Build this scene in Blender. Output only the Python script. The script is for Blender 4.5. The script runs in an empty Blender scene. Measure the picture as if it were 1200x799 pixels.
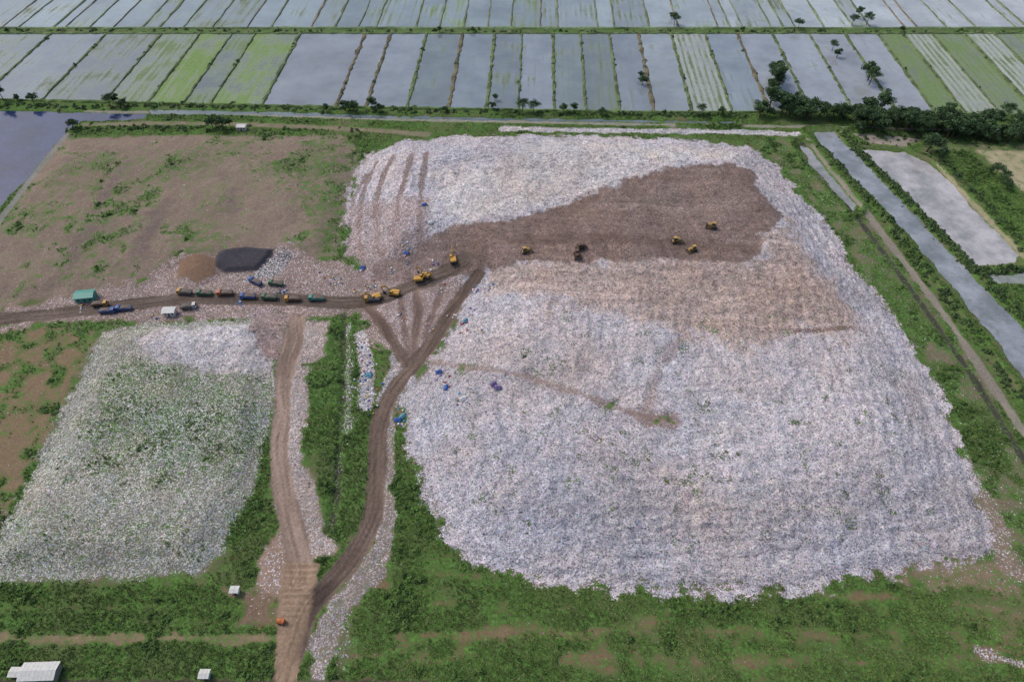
import bpy, math, random
import numpy as np
from mathutils import Vector
random.seed(7); RNG=np.random.default_rng(7)
K=1.0   # albedo calibration
HC=220.0; F=810.0; PT=math.radians(47); SP=math.sin(PT); CP=math.cos(PT)
def lin(c):
    c=np.array(c,dtype=float)/255.0
    return np.where(c<=0.04045,c/12.92,((c+0.055)/1.055)**2.4)/K
# ---- survey: sight line of the drone to plan position on the ground
def G(u,v,z=0.0):
    t=(v-399.5)/F; s=(u-600.0)/F
    D=(HC-z)/(SP+t*CP)
    return (s*D, D*(CP-t*SP))
# ---------------------------------------------------------------- noise
def _h(xi,yi,seed):
    xi=xi.astype(np.int64).astype(np.uint64); yi=yi.astype(np.int64).astype(np.uint64)
    h=(xi*np.uint64(374761393)+yi*np.uint64(668265263)+np.uint64(seed*974711+13))&np.uint64(0xffffffff)
    h=((h^(h>>np.uint64(13)))*np.uint64(1274126177))&np.uint64(0xffffffff)
    h=((h^(h>>np.uint64(15)))*np.uint64(2246822519))&np.uint64(0xffffffff)
    h=h^(h>>np.uint64(16))
    return h.astype(np.float64)/4294967296.0
def vn(x,y,seed=0):
    x=np.asarray(x,dtype=float)+5000.0; y=np.asarray(y,dtype=float)+5000.0
    xi=np.floor(x); yi=np.floor(y); fx=x-xi; fy=y-yi
    fx=fx*fx*(3-2*fx); fy=fy*fy*(3-2*fy)
    a=_h(xi,yi,seed);b=_h(xi+1,yi,seed);c=_h(xi,yi+1,seed);d=_h(xi+1,yi+1,seed)
    return (a*(1-fx)+b*fx)*(1-fy)+(c*(1-fx)+d*fx)*fy
def fbm(x,y,seed=0,o=4):
    r=0;a=.5;t=0
    for i in range(o):
        r=r+a*vn(x*(2**i)+i*17.3,y*(2**i)+i*9.1,seed+i*7); t+=a; a*=.5
    return r/t
def sm(a,b,x):
    t=np.clip((x-a)/(b-a),0,1); return t*t*(3-2*t)
# ---------------------------------------------------------------- grid
def axis(parts,start):
    out=[start]
    for end,st in parts:
        n=max(1,int(round((end-out[-1])/st)))
        out+=list(np.linspace(out[-1],end,n+1)[1:])
    return np.array(out)
xs=axis([(-1500,600),(-700,50),(-420,7),(-300,2.5),(-225,1.0),(235,.68),(310,1.0),(440,2.5),(700,8),(1500,50),(6000,600)],-6000)
ys=axis([(0,80),(55,3),(300,.68),(420,.9),(620,3),(900,14),(2000,100),(8000,800)],-600)
X,Y=np.meshgrid(xs,ys); NY,NX=X.shape; X=X.ravel();Y=Y.ravel();N=X.size
print('grid',NX,NY,N)
def sdf(poly,margin=30.0):
    P=np.array(poly,float); out=np.full(N,-margin)
    m=(X>P[:,0].min()-margin)&(X<P[:,0].max()+margin)&(Y>P[:,1].min()-margin)&(Y<P[:,1].max()+margin)
    x=X[m];y=Y[m]; d=np.full(x.size,1e9); ins=np.zeros(x.size,bool)
    for i in range(len(P)):
        a=P[i-1];b=P[i]; e=b-a; L=(e@e)+1e-9
        t=np.clip(((x-a[0])*e[0]+(y-a[1])*e[1])/L,0,1)
        dd=(x-a[0]-t*e[0])**2+(y-a[1]-t*e[1])**2; d=np.minimum(d,dd)
        if a[1]!=b[1]:
            c=((a[1]>y)!=(b[1]>y))&(x<(b[0]-a[0])*(y-a[1])/(b[1]-a[1])+a[0]); ins^=c
    d=np.sqrt(d); out[m]=np.where(ins,d,-d); return out
def spline(P,n=6):
    P=np.array(P,float)
    if len(P)<3: return P
    Q=np.vstack([2*P[0]-P[1],P,2*P[-1]-P[-2]]); r=[]
    for i in range(1,len(Q)-2):
        for k in range(n):
            t=k/n
            r.append(.5*((2*Q[i])+(-Q[i-1]+Q[i+1])*t+(2*Q[i-1]-5*Q[i]+4*Q[i+1]-Q[i+2])*t*t+(-Q[i-1]+3*Q[i]-3*Q[i+1]+Q[i+2])*t**3))
    r.append(Q[-2]); return np.array(r)
def ldist(pts,margin=14.0):
    P=np.array(pts,float); dist=np.full(N,99.0); lat=np.zeros(N); al=np.zeros(N)
    m=(X>P[:,0].min()-margin)&(X<P[:,0].max()+margin)&(Y>P[:,1].min()-margin)&(Y<P[:,1].max()+margin)
    x=X[m];y=Y[m]; d=np.full(x.size,1e9);l=np.zeros(x.size);s=np.zeros(x.size);acc=0
    for i in range(len(P)-1):
        a=P[i];b=P[i+1];e=b-a;L=math.sqrt(e@e)+1e-9
        t=np.clip(((x-a[0])*e[0]+(y-a[1])*e[1])/L/L,0,1)
        px=x-a[0]-t*e[0];py=y-a[1]-t*e[1];dd=np.sqrt(px*px+py*py);k=dd<d
        d=np.where(k,dd,d); l=np.where(k,np.sign(e[0]*py-e[1]*px)*dd,l); s=np.where(k,acc+t*L,s); acc+=L
    dist[m]=d;lat[m]=l;al[m]=s; return dist,lat,al
# ---------------------------------------------------------------- landforms
MOUND=[(468,165),(560,159),(700,160),(820,165),(880,173),(905,190),(935,225),(968,265),(1003,312),(1043,368),(1082,430),(1112,490),(1135,550),(1152,610),(1166,652),(1110,660),(1060,664),(1010,680),(960,690),(880,694),(800,692),(720,690),(650,682),(590,668),(545,655),(520,620),(500,580),(484,540),(474,500),(466,470),(500,425),(530,385),(540,350),(500,335),(430,325),(408,290),(408,240),(415,205),(435,180)]
LLC=[(120,388),(170,380),(312,372),(324,440),(318,520),(300,590),(275,640),(235,672),(120,680),(0,680),(-130,682),(-90,640),(0,630),(58,510)]
ULC=[(72,162),(250,158),(400,160),(422,178),(410,230),(395,300),(330,312),(200,322),(110,342),(0,360),(-160,385),(-160,350),(0,262),(30,215)]
gp=lambda L:[G(*p) for p in L]
sM=sdf(gp(MOUND),60); sL=sdf(gp(LLC)); sU=sdf(gp(ULC))
ew=fbm(X/14,Y/14,3)-.5
H0=8.0*sm(0,34,sM+ew*6)+1.4*sm(0,5,sM+ew*4)+3.6*sm(0,14,sL+ew*5)+2.6*sm(0,16,sU+ew*5)
H0=H0+ (fbm(X/28,Y/28,5)-.5)*4*sm(10,40,sM)+(fbm(X/18,Y/18,9)-.5)*2.0*sm(2,14,np.maximum(sL,sU))
def heap(u,v,r,h):
    x,y=G(u,v); d=np.hypot(X-x,(Y-y))/r; return h*np.clip(1-d,0,1)**.8
H0=H0+heap(232,318,11,3.2)+heap(470,300,14,1.5)
def samp(A,x,y):
    fx=np.clip(np.interp(x,xs,np.arange(NX)),0,NX-1.001);fy=np.clip(np.interp(y,ys,np.arange(NY)),0,NY-1.001)
    i=np.floor(fx).astype(int);j=np.floor(fy).astype(int);a=fx-i;b=fy-j;B=A.reshape(NY,NX)
    return (B[j,i]*(1-a)+B[j,i+1]*a)*(1-b)+(B[j+1,i]*(1-a)+B[j+1,i+1]*a)*b
def S(u,v):
    z=0.0
    for _ in range(8):
        x,y=G(u,v,z); z=.5*z+.5*float(samp(H0,x,y))
    return (x,y)
sp_=lambda L:[S(*p) for p in L]
# ---------------------------------------------------------------- zone painting
soil=np.tile(lin((112,104,84)),(N,1)); tint=np.tile(lin((184,182,184)),(N,1))
Lw=np.zeros(N); Gw=np.full(N,.78); Rw=np.zeros(N)
lown=fbm(X/26,Y/26,21); midn=fbm(X/7,Y/7,22); hin=fbm(X/2.2,Y/2.2,23,3)
Gw=Gw+(lown-.5)*.7
def apply(m,soilc=None,L=None,Gr=None,tintc=None,R=None):
    global soil,tint,Lw,Gw,Rw
    if soilc is not None: soil=soil*(1-m[:,None])+lin(soilc)*m[:,None]
    if tintc is not None: tint=tint*(1-m[:,None])+lin(tintc)*m[:,None]
    if L is not None: Lw=Lw*(1-m)+L*m
    if Gr is not None: Gw=Gw*(1-m)+(Gr if np.ndim(Gr) else float(Gr))*m
    if R is not None: Rw=Rw*(1-m)+R*m
def zone(poly,soft=2.0,amp=6.0,k=1.0,raw=None,**kw):
    s=sdf(sp_(poly)) if raw is None else raw
    m=sm(-soft,soft,s+(midn-.5)*amp+(hin-.5)*amp*.5)*k
    apply(m,**kw); return s
def line(pts,w,soft=1.0,amp=2.0,k=1.0,w2=None,raw=False,**kw):
    P=spline(sp_(pts) if not raw else pts,5); d,l,a=ldist(P)
    ww=w if w2 is None else w+(w2-w)*a/max(a.max(),1)
    m=sm(soft,-soft,d-ww/2+(midn-.5)*amp+(hin-.5)*amp*.4)*k
    apply(m,**kw)
    return m,d,l,a
# upper left cell
zone(None,raw=sU,soilc=(128,114,102),L=.14,Gr=np.clip(.36+(lown-.5)*1.3+(midn-.5)*1.0+(hin-.5)*.5,0,1),tintc=(166,158,153))
zone([(340,165),(400,165),(408,230),(395,295),(360,290),(350,230)],Gr=.62,k=.8,amp=20,soft=6)
zone([(150,170),(300,168),(310,200),(180,215),(90,225),(60,200)],Gr=.50,k=.6,amp=26,soft=9)
zone([(75,180),(120,175),(90,230),(40,290),(20,300),(40,240)],Gr=.52,k=.7,amp=20,soft=8)
zone([(220,195),(300,190),(330,250),(270,280),(210,250)],Gr=.24,k=.5,amp=22,soft=7)
for q in [[(150,190),(120,230),(100,280),(70,310)],[(270,225),(275,245)],[(190,240),(160,300)]]:
    line(q,8,3,10,.5,soilc=(98,86,86),Gr=.18)
# left bank of lower cell
zone([(-100,390),(0,385),(105,378),(118,386),(62,505),(0,615),(-100,700)],soilc=(126,108,87),Gr=np.clip(.44+(midn-.5)*1.4,0,1),L=.08,amp=10)
# haul-road surroundings
zone([(150,332),(215,300),(330,288),(405,310),(470,325),(545,345),(500,420),(440,400),(425,370),(330,374),(160,378),(0,382),(0,364)],soilc=(126,109,99),L=.38,Gr=.12,tintc=(178,168,165),amp=11)
zone([(40,378),(160,376),(150,392),(100,390),(60,384)],Gr=.75,L=.1)
# lower left cell
zone(None,raw=sL,soilc=(120,116,100),L=.60,Gr=.42,tintc=(172,174,168),amp=6)
zone([(140,425),(230,430),(318,450),(320,520),(270,560),(150,570),(90,530),(110,460)],Gr=.68,L=.42,amp=24,soft=8,k=.8)
zone([(150,470),(290,480),(270,540),(160,545)],Gr=.62,L=.46,amp=22,soft=6,k=.7)
zone([(20,600),(150,590),(230,620),(200,665),(0,665)],Gr=.54,L=.52,amp=22,soft=8,k=.7)
zone([(160,396),(190,386),(300,380),(318,388),(322,440),(250,436),(190,422),(162,412)],L=1,Gr=.02,tintc=(188,185,188),amp=5)
zone([(296,366),(356,368),(352,424),(320,428),(292,384)],L=.85,tintc=(154,137,134),amp=7)
zone([(318,500),(328,440),(318,560),(300,600),(275,648),(262,640),(295,580)],Gr=1,L=.05,amp=3)
# corridor between roads
zone([(352,372),(386,376),(382,420),(364,452),(352,520),(378,600),(392,645),(350,655),(330,600),(322,520),(324,430)],soilc=(148,132,122),L=.55,Gr=.1,tintc=(176,170,167),amp=5)
zone([(355,425),(384,415),(394,368),(412,372),(420,400),(428,470),(434,540),(425,600),(402,630),(380,622),(375,560),(368,480)],Gr=.94,L=.08,soilc=(88,88,66),amp=6)
line([(424,392),(430,430),(430,475)],6,1,3,L=.8,Gr=.1,tintc=(186,184,188))
m_,_,_,_=line([(404,370),(403,430),(400,500),(396,560),(388,620)],2.6,.8,2,.8,soilc=(56,58,48),L=.14,Gr=.35)
ditch=m_
line([(408,380),(409,440),(407,520)],2.4,1,4,.6,L=.5,Gr=.3)
# bottom bands
zone([(-200,684),(330,690),(322,799),(300,830),(-200,830)],soilc=(108,99,72),Gr=.98,L=.04,amp=2)
line([(-150,712),(0,712),(150,711),(300,712)],2.5,1.5,4,.55,soilc=(100,90,68),Gr=.4)
line([(-150,748),(0,748),(150,747),(320,748)],2.8,1,4.5,.75,soilc=(142,126,104),Gr=.3)
line([(-150,727),(0,727),(320,728)],1.6,1,2,.5,soilc=(70,76,50),Gr=.4)
zone([(262,690),(325,690),(322,735),(275,735),(285,710)],soilc=(124,104,89),Gr=.2,L=.12,amp=6,k=.9)
zone([(310,640),(345,600),(360,655),(330,700),(300,690)],soilc=(140,120,106),Gr=.15,L=.25,amp=6)
bigm=fbm(X/22,Y/4,71)
zone([(455,530),(482,540),(515,625),(545,658),(640,690),(800,700),(1000,690),(1060,672),(1165,662),(1320,700),(1320,840),(400,840),(430,690),(452,640)],soilc=(116,103,78),Gr=np.clip(.90+(midn-.5)*.7-1.8*np.clip(bigm-.52,0,1)*sm(112,92,Y),0,1.0),L=.05,amp=4)
line([(470,745),(650,735),(900,738),(1180,742)],2.2,2,7,.5,soilc=(126,106,86),Gr=.4)
line([(450,775),(650,768),(900,772),(1220,770)],2.4,2,8,.52,soilc=(126,106,86),Gr=.42)
zone([(600,745),(800,742),(1160,748),(1150,768),(800,768),(640,762)],soilc=(122,104,82),Gr=.64,k=.5,amp=16,soft=5)
zone([(1040,662),(1110,655),(1180,650),(1200,700),(1140,690),(1070,690)],soilc=(130,112,96),Gr=.42,L=.14,amp=9,k=.9)
zone([(1090,700),(1200,690),(1230,760),(1120,725)],soilc=(130,112,94),Gr=.54,k=.7,amp=9)
line([(1150,765),(1200,780),(1260,800)],2.2,1,4,.9,L=.6,Gr=.15)
# right embankment
zone([(880,165),(945,158),(1010,235),(1080,325),(1140,410),(1215,520),(1260,600),(1230,720),(1175,660),(1150,590),(1130,530),(1095,440),(1050,370),(990,290),(925,205)],soilc=(118,109,90),Gr=np.clip(.78+(midn-.5)*1.4,0,1),L=.12,amp=4)
line([(1140,560),(1165,620),(1190,670)],7,2,6,.8,soilc=(134,116,102),Gr=.3,L=.3)
# the main landfill
fl=sM+(fbm(X/20,Y/20,31)-.5)*9+(midn-.5)*3
zone(None,raw=sM,soft=2.0,amp=8,soilc=(128,118,113),L=.97,Gr=.0,tintc=(186,182,187))
zone([(560,200),(640,165),(860,178),(905,215),(930,240),(880,195),(800,188),(700,222),(600,250),(530,262),(500,200)],L=1,tintc=(192,188,188),amp=10,soft=5)
zone([(480,500),(560,480),(760,540),(1000,560),(1130,600),(1150,650),(1000,675),(700,680),(560,655)],tintc=(171,170,179),k=.75,amp=26,soft=14)
zone([(700,560),(900,560),(1000,600),(850,640),(720,620)],tintc=(178,168,164),k=.6,amp=26,soft=14)
zone([(560,400),(700,400),(740,440),(600,480),(520,450)],tintc=(178,170,170),k=.6,amp=22,soft=10)
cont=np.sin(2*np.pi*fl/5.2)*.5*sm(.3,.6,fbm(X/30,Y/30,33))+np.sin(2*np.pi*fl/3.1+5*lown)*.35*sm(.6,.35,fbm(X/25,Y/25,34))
strk=vn(fl*1.15,(X+Y)/20,41)*.45+vn(fl*.45,(X-Y)/34,42)*.35+midn*.2
zone([(560,312),(890,298),(900,268),(926,262),(960,308),(1004,384),(990,392),(930,396),(880,406),(820,396),(740,380),(640,352),(580,335)],soft=6,amp=22,tintc=(172,158,152),soilc=(144,127,117),L=.92)
zone([(640,320),(900,310),(960,335),(975,375),(900,385),(760,352)],soft=8,amp=22,k=.8,tintc=(162,147,140),L=.88)
zone([(505,272),(560,262),(600,256),(660,240),(700,224),(755,204),(800,194),(848,191),(882,201),(893,226),(914,250),(913,268),(888,275),(893,300),(862,309),(800,305),(700,307),(600,310),(560,322),(500,330),(440,330),(430,312),(470,300)],soft=1.6,amp=9,tintc=(130,115,108),soilc=(116,99,91),L=.58)
zone([(700,240),(800,210),(870,215),(880,250),(780,255)],soft=5,amp=14,k=.6,tintc=(142,128,120),L=.7)
line([(600,283),(700,280),(800,288),(880,292)],7,2,5,.6,tintc=(104,90,82),soilc=(96,80,73),L=.35)
line([(930,388),(965,387),(998,384)],2.5,1,2.5,.85,soilc=(112,92,84),L=.2)
# haul tracks on the west shoulder
for q,w in [([(500,180),(494,220),(492,290),(505,320)],3.2),([(484,180),(470,225),(462,270),(470,310)],3.2),([(462,182),(446,215),(440,255),(446,300)],3.4),([(442,190),(426,225),(420,262),(424,305)],3),([(430,205),(413,240),(410,285)],2),([(476,200),(466,245),(480,300)],2)]:
    line(q,w,.8,2,.9,soilc=(122,106,99),L=.18,R=.5)
zone([(415,240),(500,235),(520,300),(500,330),(420,330),(405,290)],soilc=(130,112,105),L=.45,k=.65,amp=12,soft=4,tintc=(160,146,142))
zone([(440,335),(545,322),(535,370),(500,420),(470,440),(455,400)],soilc=(136,120,112),L=.4,amp=8,tintc=(176,167,167),Gr=.02)
line([(508,424),(560,432),(620,443),(690,465),(750,487),(795,495)],3.0,.8,2,.75,soilc=(142,127,120),L=.18,tintc=(158,146,143))
line([(515,436),(575,440),(640,455),(710,478)],1.2,.5,1,.5,soilc=(140,122,113),L=.3)
line([(803,392),(780,420),(766,445),(758,480)],4,1.5,4,.6,soilc=(150,135,128),L=.4,tintc=(158,146,142))
zone([(735,482),(795,484),(794,505),(760,500)],amp=3,soft=1.5,k=.8,soilc=(130,113,106),L=.28,tintc=(150,136,132))
line([(870,322),(820,305),(780,285)],3,1,2,.6,soilc=(120,102,94),L=.3)
# litter spill beside the main road
line([(452,470),(452,560),(450,620),(432,668),(402,704),(382,745),(372,810)],6,1,7,.9,L=.50,Gr=.28,soilc=(134,122,111),tintc=(168,163,162))
line([(408,690),(404,735),(400,780)],5,2,6,.5,L=.4,Gr=.38)
line([(472,400),(462,440),(448,468)],6,1,4,L=.7,Gr=0)
# berm and tracks at the back
line([(100,146),(250,145),(420,152),(500,158)],5,1,2,.8,soilc=(132,122,106),Gr=.3)
line([(590,151),(700,153),(860,155),(935,157)],5,1,4,L=.85,Gr=.1,tintc=(186,186,188),soilc=(140,136,130))
line([(100,131),(250,133),(420,139),(600,143),(800,147),(940,149),(1080,152),(1230,156)],3.0,.8,2.5,.85,soilc=(146,144,136),Gr=.25)
line([(78,158),(48,195),(0,258),(-60,335)],3.5,.6,1,soilc=(124,126,120),Gr=.1)
line([(945,160),(975,200),(1008,240),(1045,288),(1085,340),(1125,395),(1165,455),(1225,545)],3.8,.7,2,soilc=(134,128,118),Gr=.2,L=.05,R=.6)
line([(935,163),(962,200),(995,243),(1032,292),(1072,346),(1112,402),(1150,458),(1210,555)],3,.6,1,soilc=(66,68,60),Gr=.35,L=0)
line([(1086,180),(1130,228),(1180,280),(1220,322)],3,.8,1.5,soilc=(150,145,118),Gr=.35)
zone([(1140,174),(1230,176),(1240,240),(1200,225),(1168,200)],soilc=(165,156,130),Gr=.4,amp=6)
zone([(1097,179),(1135,177),(1215,250),(1230,300),(1190,285),(1135,225)],Gr=1,soilc=(96,110,52),amp=2)
zone([(940,150),(1000,155),(1000,165),(1080,168),(1200,166),(1220,176),(1130,176),(1010,174)],soilc=(140,132,112),Gr=.6,amp=4)
line([(1115,300),(1150,342),(1200,400)],3,.7,1,soilc=(70,70,58),Gr=.6)
# black sludge bed and brown heap
sB=sdf(sp_([(252,300),(262,292),(288,289),(322,292),(318,303),(302,318),(262,321),(250,312)]))
zone(None,raw=sB,soft=.8,amp=2.5,soilc=(68,66,72),L=.0,Gr=0)
zone([(210,306),(232,297),(252,302),(254,322),(232,330),(210,324)],soft=1,amp=3,soilc=(120,98,82),L=0,Gr=0)
zone([(330,292),(345,300),(325,322),(285,330),(300,318)],soft=1,amp=4,soilc=(84,78,75),L=.5,Gr=0,tintc=(185,185,185))
H1=H0+1.8*sm(0,3,sB)
# roads
roads=[]
ROADC=(104,88,78)
def road(pts,w,w2=None,c=ROADC,L=.04,k=1,amp=1.6):
    r=line(pts,w,.7,amp,k,w2=w2,soilc=c,L=L,Gr=0,R=1); roads.append(r); return r
road([(-120,378),(0,373),(60,368),(130,360),(220,350),(330,351),(400,354),(440,352),(475,338),(515,322),(545,305)],7.5,8,c=(98,87,80))
road([(345,372),(334,425),(331,480),(327,540),(338,600),(352,655),(352,680)],5.2,8.2,c=(140,123,112))
road([(352,372),(350,400),(338,440)],3.5,4,c=(142,124,113))
road([(430,356),(448,380),(466,408),(478,428)],5.0,c=(108,92,84),k=.9)
road([(488,338),(490,370),(486,400),(484,425)],4,c=(118,101,94),k=.85)
road([(470,350),(474,385),(480,420)],3,c=(118,101,94),k=.7)
road([(520,335),(508,365),(498,395)],3,c=(118,101,94),k=.7)
road([(560,322),(535,355),(508,398),(482,430),(457,464),(444,500),(441,560),(436,608),(415,650),(385,685),(362,712),(345,755),(332,800),(320,850)],6.0,7.5,c=(104,90,82))
zone([(334,657),(374,660),(366,712),(352,760),(342,840),(318,840),(324,760),(326,700)],soft=.6,amp=1,soilc=(142,122,104),L=.03,Gr=0)
sPl=sdf(sp_([(334,657),(374,660),(366,712),(326,745)]))
zone([(365,688),(395,680),(380,708),(362,735)],soft=1,amp=2,soilc=(76,66,62),L=.05,k=.85)
line([(-200,800),(0,799.5),(320,799)],2,.6,1.0,.8,soilc=(62,62,55),Gr=.2,L=0)
line([(345,800),(500,799)],1.8,.6,1.0,.8,soilc=(66,62,56),Gr=.2,L=0)
# beyond: belt lane among the paddies
line([(-100,35),(300,36),(700,37),(1300,38)],4,.8,1,raw=False,soilc=(120,122,104),Gr=.62)
# ---- water bodies (plan outlines)
CANAL=[(950,154),(977,154),(1018,194),(1060,238),(1110,290),(1160,343),(1230,415),(1330,520),(1330,640),(1230,480),(1172,404),(1122,343),(1072,283),(1030,236),(990,197)]
POND=[(1012,175),(1060,177),(1090,192),(1120,220),(1160,262),(1196,299),(1191,308),(1142,310),(1118,284),(1085,250),(1050,214),(1022,190)]
POND2=[(1158,322),(1240,317),(1260,334),(1168,331)]
RIVER=[(-420,120),(40,130),(100,132),(172,133),(168,139),(96,142),(82,150),(64,170),(34,206),(4,236),(-60,304),(-420,420)]
DRAIN=[(175,128.5),(300,130),(450,135),(600,138),(860,142),(860,144.5),(600,141.5),(450,138.5),(300,134),(175,133)]
DITCH2=[(1000,156),(1085,162),(1060,171),(1020,168)]
SEEP=[(938,170),(948,172),(975,207),(1003,240),(1000,246),(970,215),(948,190)]
WATERS=[('canal_water',CANAL,(152,157,166)),('pond_water',POND,(180,177,180)),('pond_water',POND2,(160,164,160)),('river_water',RIVER,(44,58,98)),('drain_water',DRAIN,(104,116,120)),('pond_water',DITCH2,(172,160,152)),('drain_water',SEEP,(156,156,158))]
wat=np.full(N,-30.0)
for n_,p_,c_ in WATERS: wat=np.maximum(wat,sdf(gp(p_)))
wat=wat+(midn-.5)*3.4
wm=sm(-.8,1.2,wat+(hin-.5)*1.6)
bank=np.exp(-((wat+4.5)/2.2)**2)*(X>100)*(Y>120)
Gw=np.maximum(Gw,bank*.95); 
# ---- heights
inM=sm(0,6,sM)
Z=H1.copy()
Z+=Lw*((fbm(X/3.2,Y/3.2,51)-.5)*1.5+(hin-.5)*.7)+Lw*inM*cont*.30
Z+=np.clip(Gw,0,1)*(1-Lw)*(fbm(X/3,Y/3,53)-.4)*.8*sm(420,395,Y)+bank*1.2
for (m,d,l,a) in roads:
    Z+=m*(-.25+.14*np.cos(l*2*np.pi/1.7)+.12*(vn(l*1.5,a/6,61)-.5))
Z-=ditch*1.2
Z+=sm(.0,.6,sPl)*.12*np.sign(np.sin(Y*2*np.pi/2.1))
far=sm(396,402,Y)
Z=Z*(1-far)-.02*far
Z=Z*(1-wm)-1.1*wm
edge=sm(1500,700,np.abs(X)); Z*=edge
# colour modulation
tint*= (0.83+.34*strk+ (lown-.5)*.36+(midn-.5)*.26+.05*cont*inM)[:,None]  # cont term paints relief shading into the litter colour: troughs darker, crests lighter
warm=(fbm(X/16,Y/16,95)-.5)[:,None]; tint*=1+warm*np.array((.16,.0,-.14))
gr_=sm(.62,.72,fbm(X/5,Y/5,91))*sm(4,14,sM)*sm(260,200,Y); Lw=Lw*(1-.38*gr_); Gw=Gw*(1-gr_)+.62*gr_
soil*= (0.8+.4*midn)[:,None]
for (m,d,l,a) in roads:
    rv=vn(l*1.6+3*vn(a/14,l*0,63),a/22,62); soil*= (1+m*((rv-.5)*.75))[:,None]
plank=sm(0,.6,sPl)*(np.sin(Y*2*np.pi/2.1)>0.2); soil*=(1+plank*.22-.1*sm(0,.6,sPl))[:,None]
# flow coordinate for the compaction streaks
flowc=np.where(sM>-5,fl,Y)
sBr=sdf(sp_([(505,272),(660,240),(755,204),(848,191),(914,250),(1004,384),(930,396),(740,380),(580,335),(500,330)]))
k=sm(-3,3,sBr); yw=Y+ .10*X+5*lown+2*midn
flowc=flowc*(1-k)+(yw)*k
tint*=(1+k*.38*(vn(yw*.55,X/25,44)-.5))[:,None]; soil*=(1+k*.4*(vn(yw*.6,X/22,45)-.5))[:,None]
# ---------------------------------------------------------------- mesh helpers
def np_mesh(name,V,Fc,mat,col=None,smooth=False,attrs=None,k=None):
    me=bpy.data.meshes.new(name); V=np.ascontiguousarray(V,dtype=np.float32); Fc=np.ascontiguousarray(Fc,dtype=np.int32)
    k=Fc.shape[1]; me.vertices.add(len(V)); me.vertices.foreach_set('co',V.ravel())
    me.loops.add(Fc.size); me.loops.foreach_set('vertex_index',Fc.ravel())
    me.polygons.add(len(Fc)); me.polygons.foreach_set('loop_start',np.arange(0,Fc.size,k,dtype=np.int32)); 
    me.polygons.foreach_set('use_smooth',np.full(len(Fc),smooth))
    me.update(calc_edges=True)
    for an,arr in ({'col':col} if col is not None else {}).items():
        a=me.attributes.new(an,'FLOAT_COLOR','POINT'); c=np.ones((len(V),4),np.float32); c[:,:3]=arr; a.data.foreach_set('color',c.ravel())
    if attrs:
        for an,arr in attrs.items():
            a=me.attributes.new(an,'FLOAT_COLOR','POINT'); c=np.ones((len(V),4),np.float32); c[:,:arr.shape[1]]=arr; a.data.foreach_set('color',c.ravel())
    me.materials.append(mat); return me
def add(name,me,loc=(0,0,0),rz=0,sc=1):
    o=bpy.data.objects.new(name,me); bpy.context.scene.collection.objects.link(o); o.location=loc; o.rotation_euler=(0,0,rz)
    o.scale=(sc,sc,sc) if not isinstance(sc,tuple) else sc; return o
# ---------------------------------------------------------------- node helper
class NT:
    def __init__(s,name,rough=.9,spec=.2):
        s.m=bpy.data.materials.new(name); s.m.use_nodes=True; s.t=s.m.node_tree; s.b=s.t.nodes['Principled BSDF']
        s.b.inputs['Roughness'].default_value=rough; s.b.inputs['Specular IOR Level'].default_value=spec
    def n(s,ty,**kw):
        x=s.t.nodes.new(ty)
        for k,v in kw.items(): setattr(x,k,v)
        return x
    def put(s,node,i,v):
        if v is None: return
        if isinstance(v,bpy.types.NodeSocket): s.t.links.new(v,node.inputs[i])
        else: node.inputs[i].default_value=v
    def attr(s,n): x=s.n('ShaderNodeAttribute'); x.attribute_name=n; return x.outputs['Color']
    def sep(s,c): x=s.n('ShaderNodeSeparateColor'); s.put(x,0,c); return x.outputs
    def math(s,op,a,b=None,c=None,clamp=False):
        x=s.n('ShaderNodeMath',operation=op,use_clamp=clamp); s.put(x,0,a); s.put(x,1,b); s.put(x,2,c); return x.outputs[0]
    def noise(s,vec,scale,detail=4,rough=.55,color=False):
        x=s.n('ShaderNodeTexNoise'); s.put(x,'Vector',vec); s.put(x,'Scale',scale); s.put(x,'Detail',detail); s.put(x,'Roughness',rough); return x.outputs['Color' if color else 'Fac']
    def vor(s,vec,scale):
        x=s.n('ShaderNodeTexVoronoi'); s.put(x,'Vector',vec); s.put(x,'Scale',scale); return x.outputs['Color'],x.outputs['Distance']
    def mr(s,v,a,b,c,d):
        x=s.n('ShaderNodeMapRange'); s.put(x,0,v); s.put(x,1,a);s.put(x,2,b);s.put(x,3,c);s.put(x,4,d); return x.outputs[0]
    def mix(s,f,a,b,mode='MIX'):
        x=s.n('ShaderNodeMix',data_type='RGBA',blend_type=mode); s.put(x,0,f); s.put(x,6,a); s.put(x,7,b); return x.outputs[2]
    def ramp(s,f,st):
        x=s.n('ShaderNodeValToRGB'); e=x.color_ramp.elements
        while len(e)<len(st): e.new(.5)
        for i,(p,c) in enumerate(st): e[i].position=p; e[i].color=(*c,1) if len(c)==3 else c
        s.put(x,0,f); return x.outputs[0]
    def scale(s,c,f):
        x=s.n('ShaderNodeVectorMath',operation='SCALE'); s.put(x,0,c); s.put(x,'Scale',f); return x.outputs[0]
    def comb(s,a,b,c):
        x=s.n('ShaderNodeCombineXYZ'); s.put(x,0,a);s.put(x,1,b);s.put(x,2,c); return x.outputs[0]
    def bump(s,h,st,dist):
        x=s.n('ShaderNodeBump'); s.put(x,'Height',h); s.put(x,'Strength',st); s.put(x,'Distance',dist); s.t.links.new(x.outputs[0],s.b.inputs['Normal'])
    def out(s,c): s.put(s.b,'Base Color',c); return s.m
g3=lambda v:(v,v,v)
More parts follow.
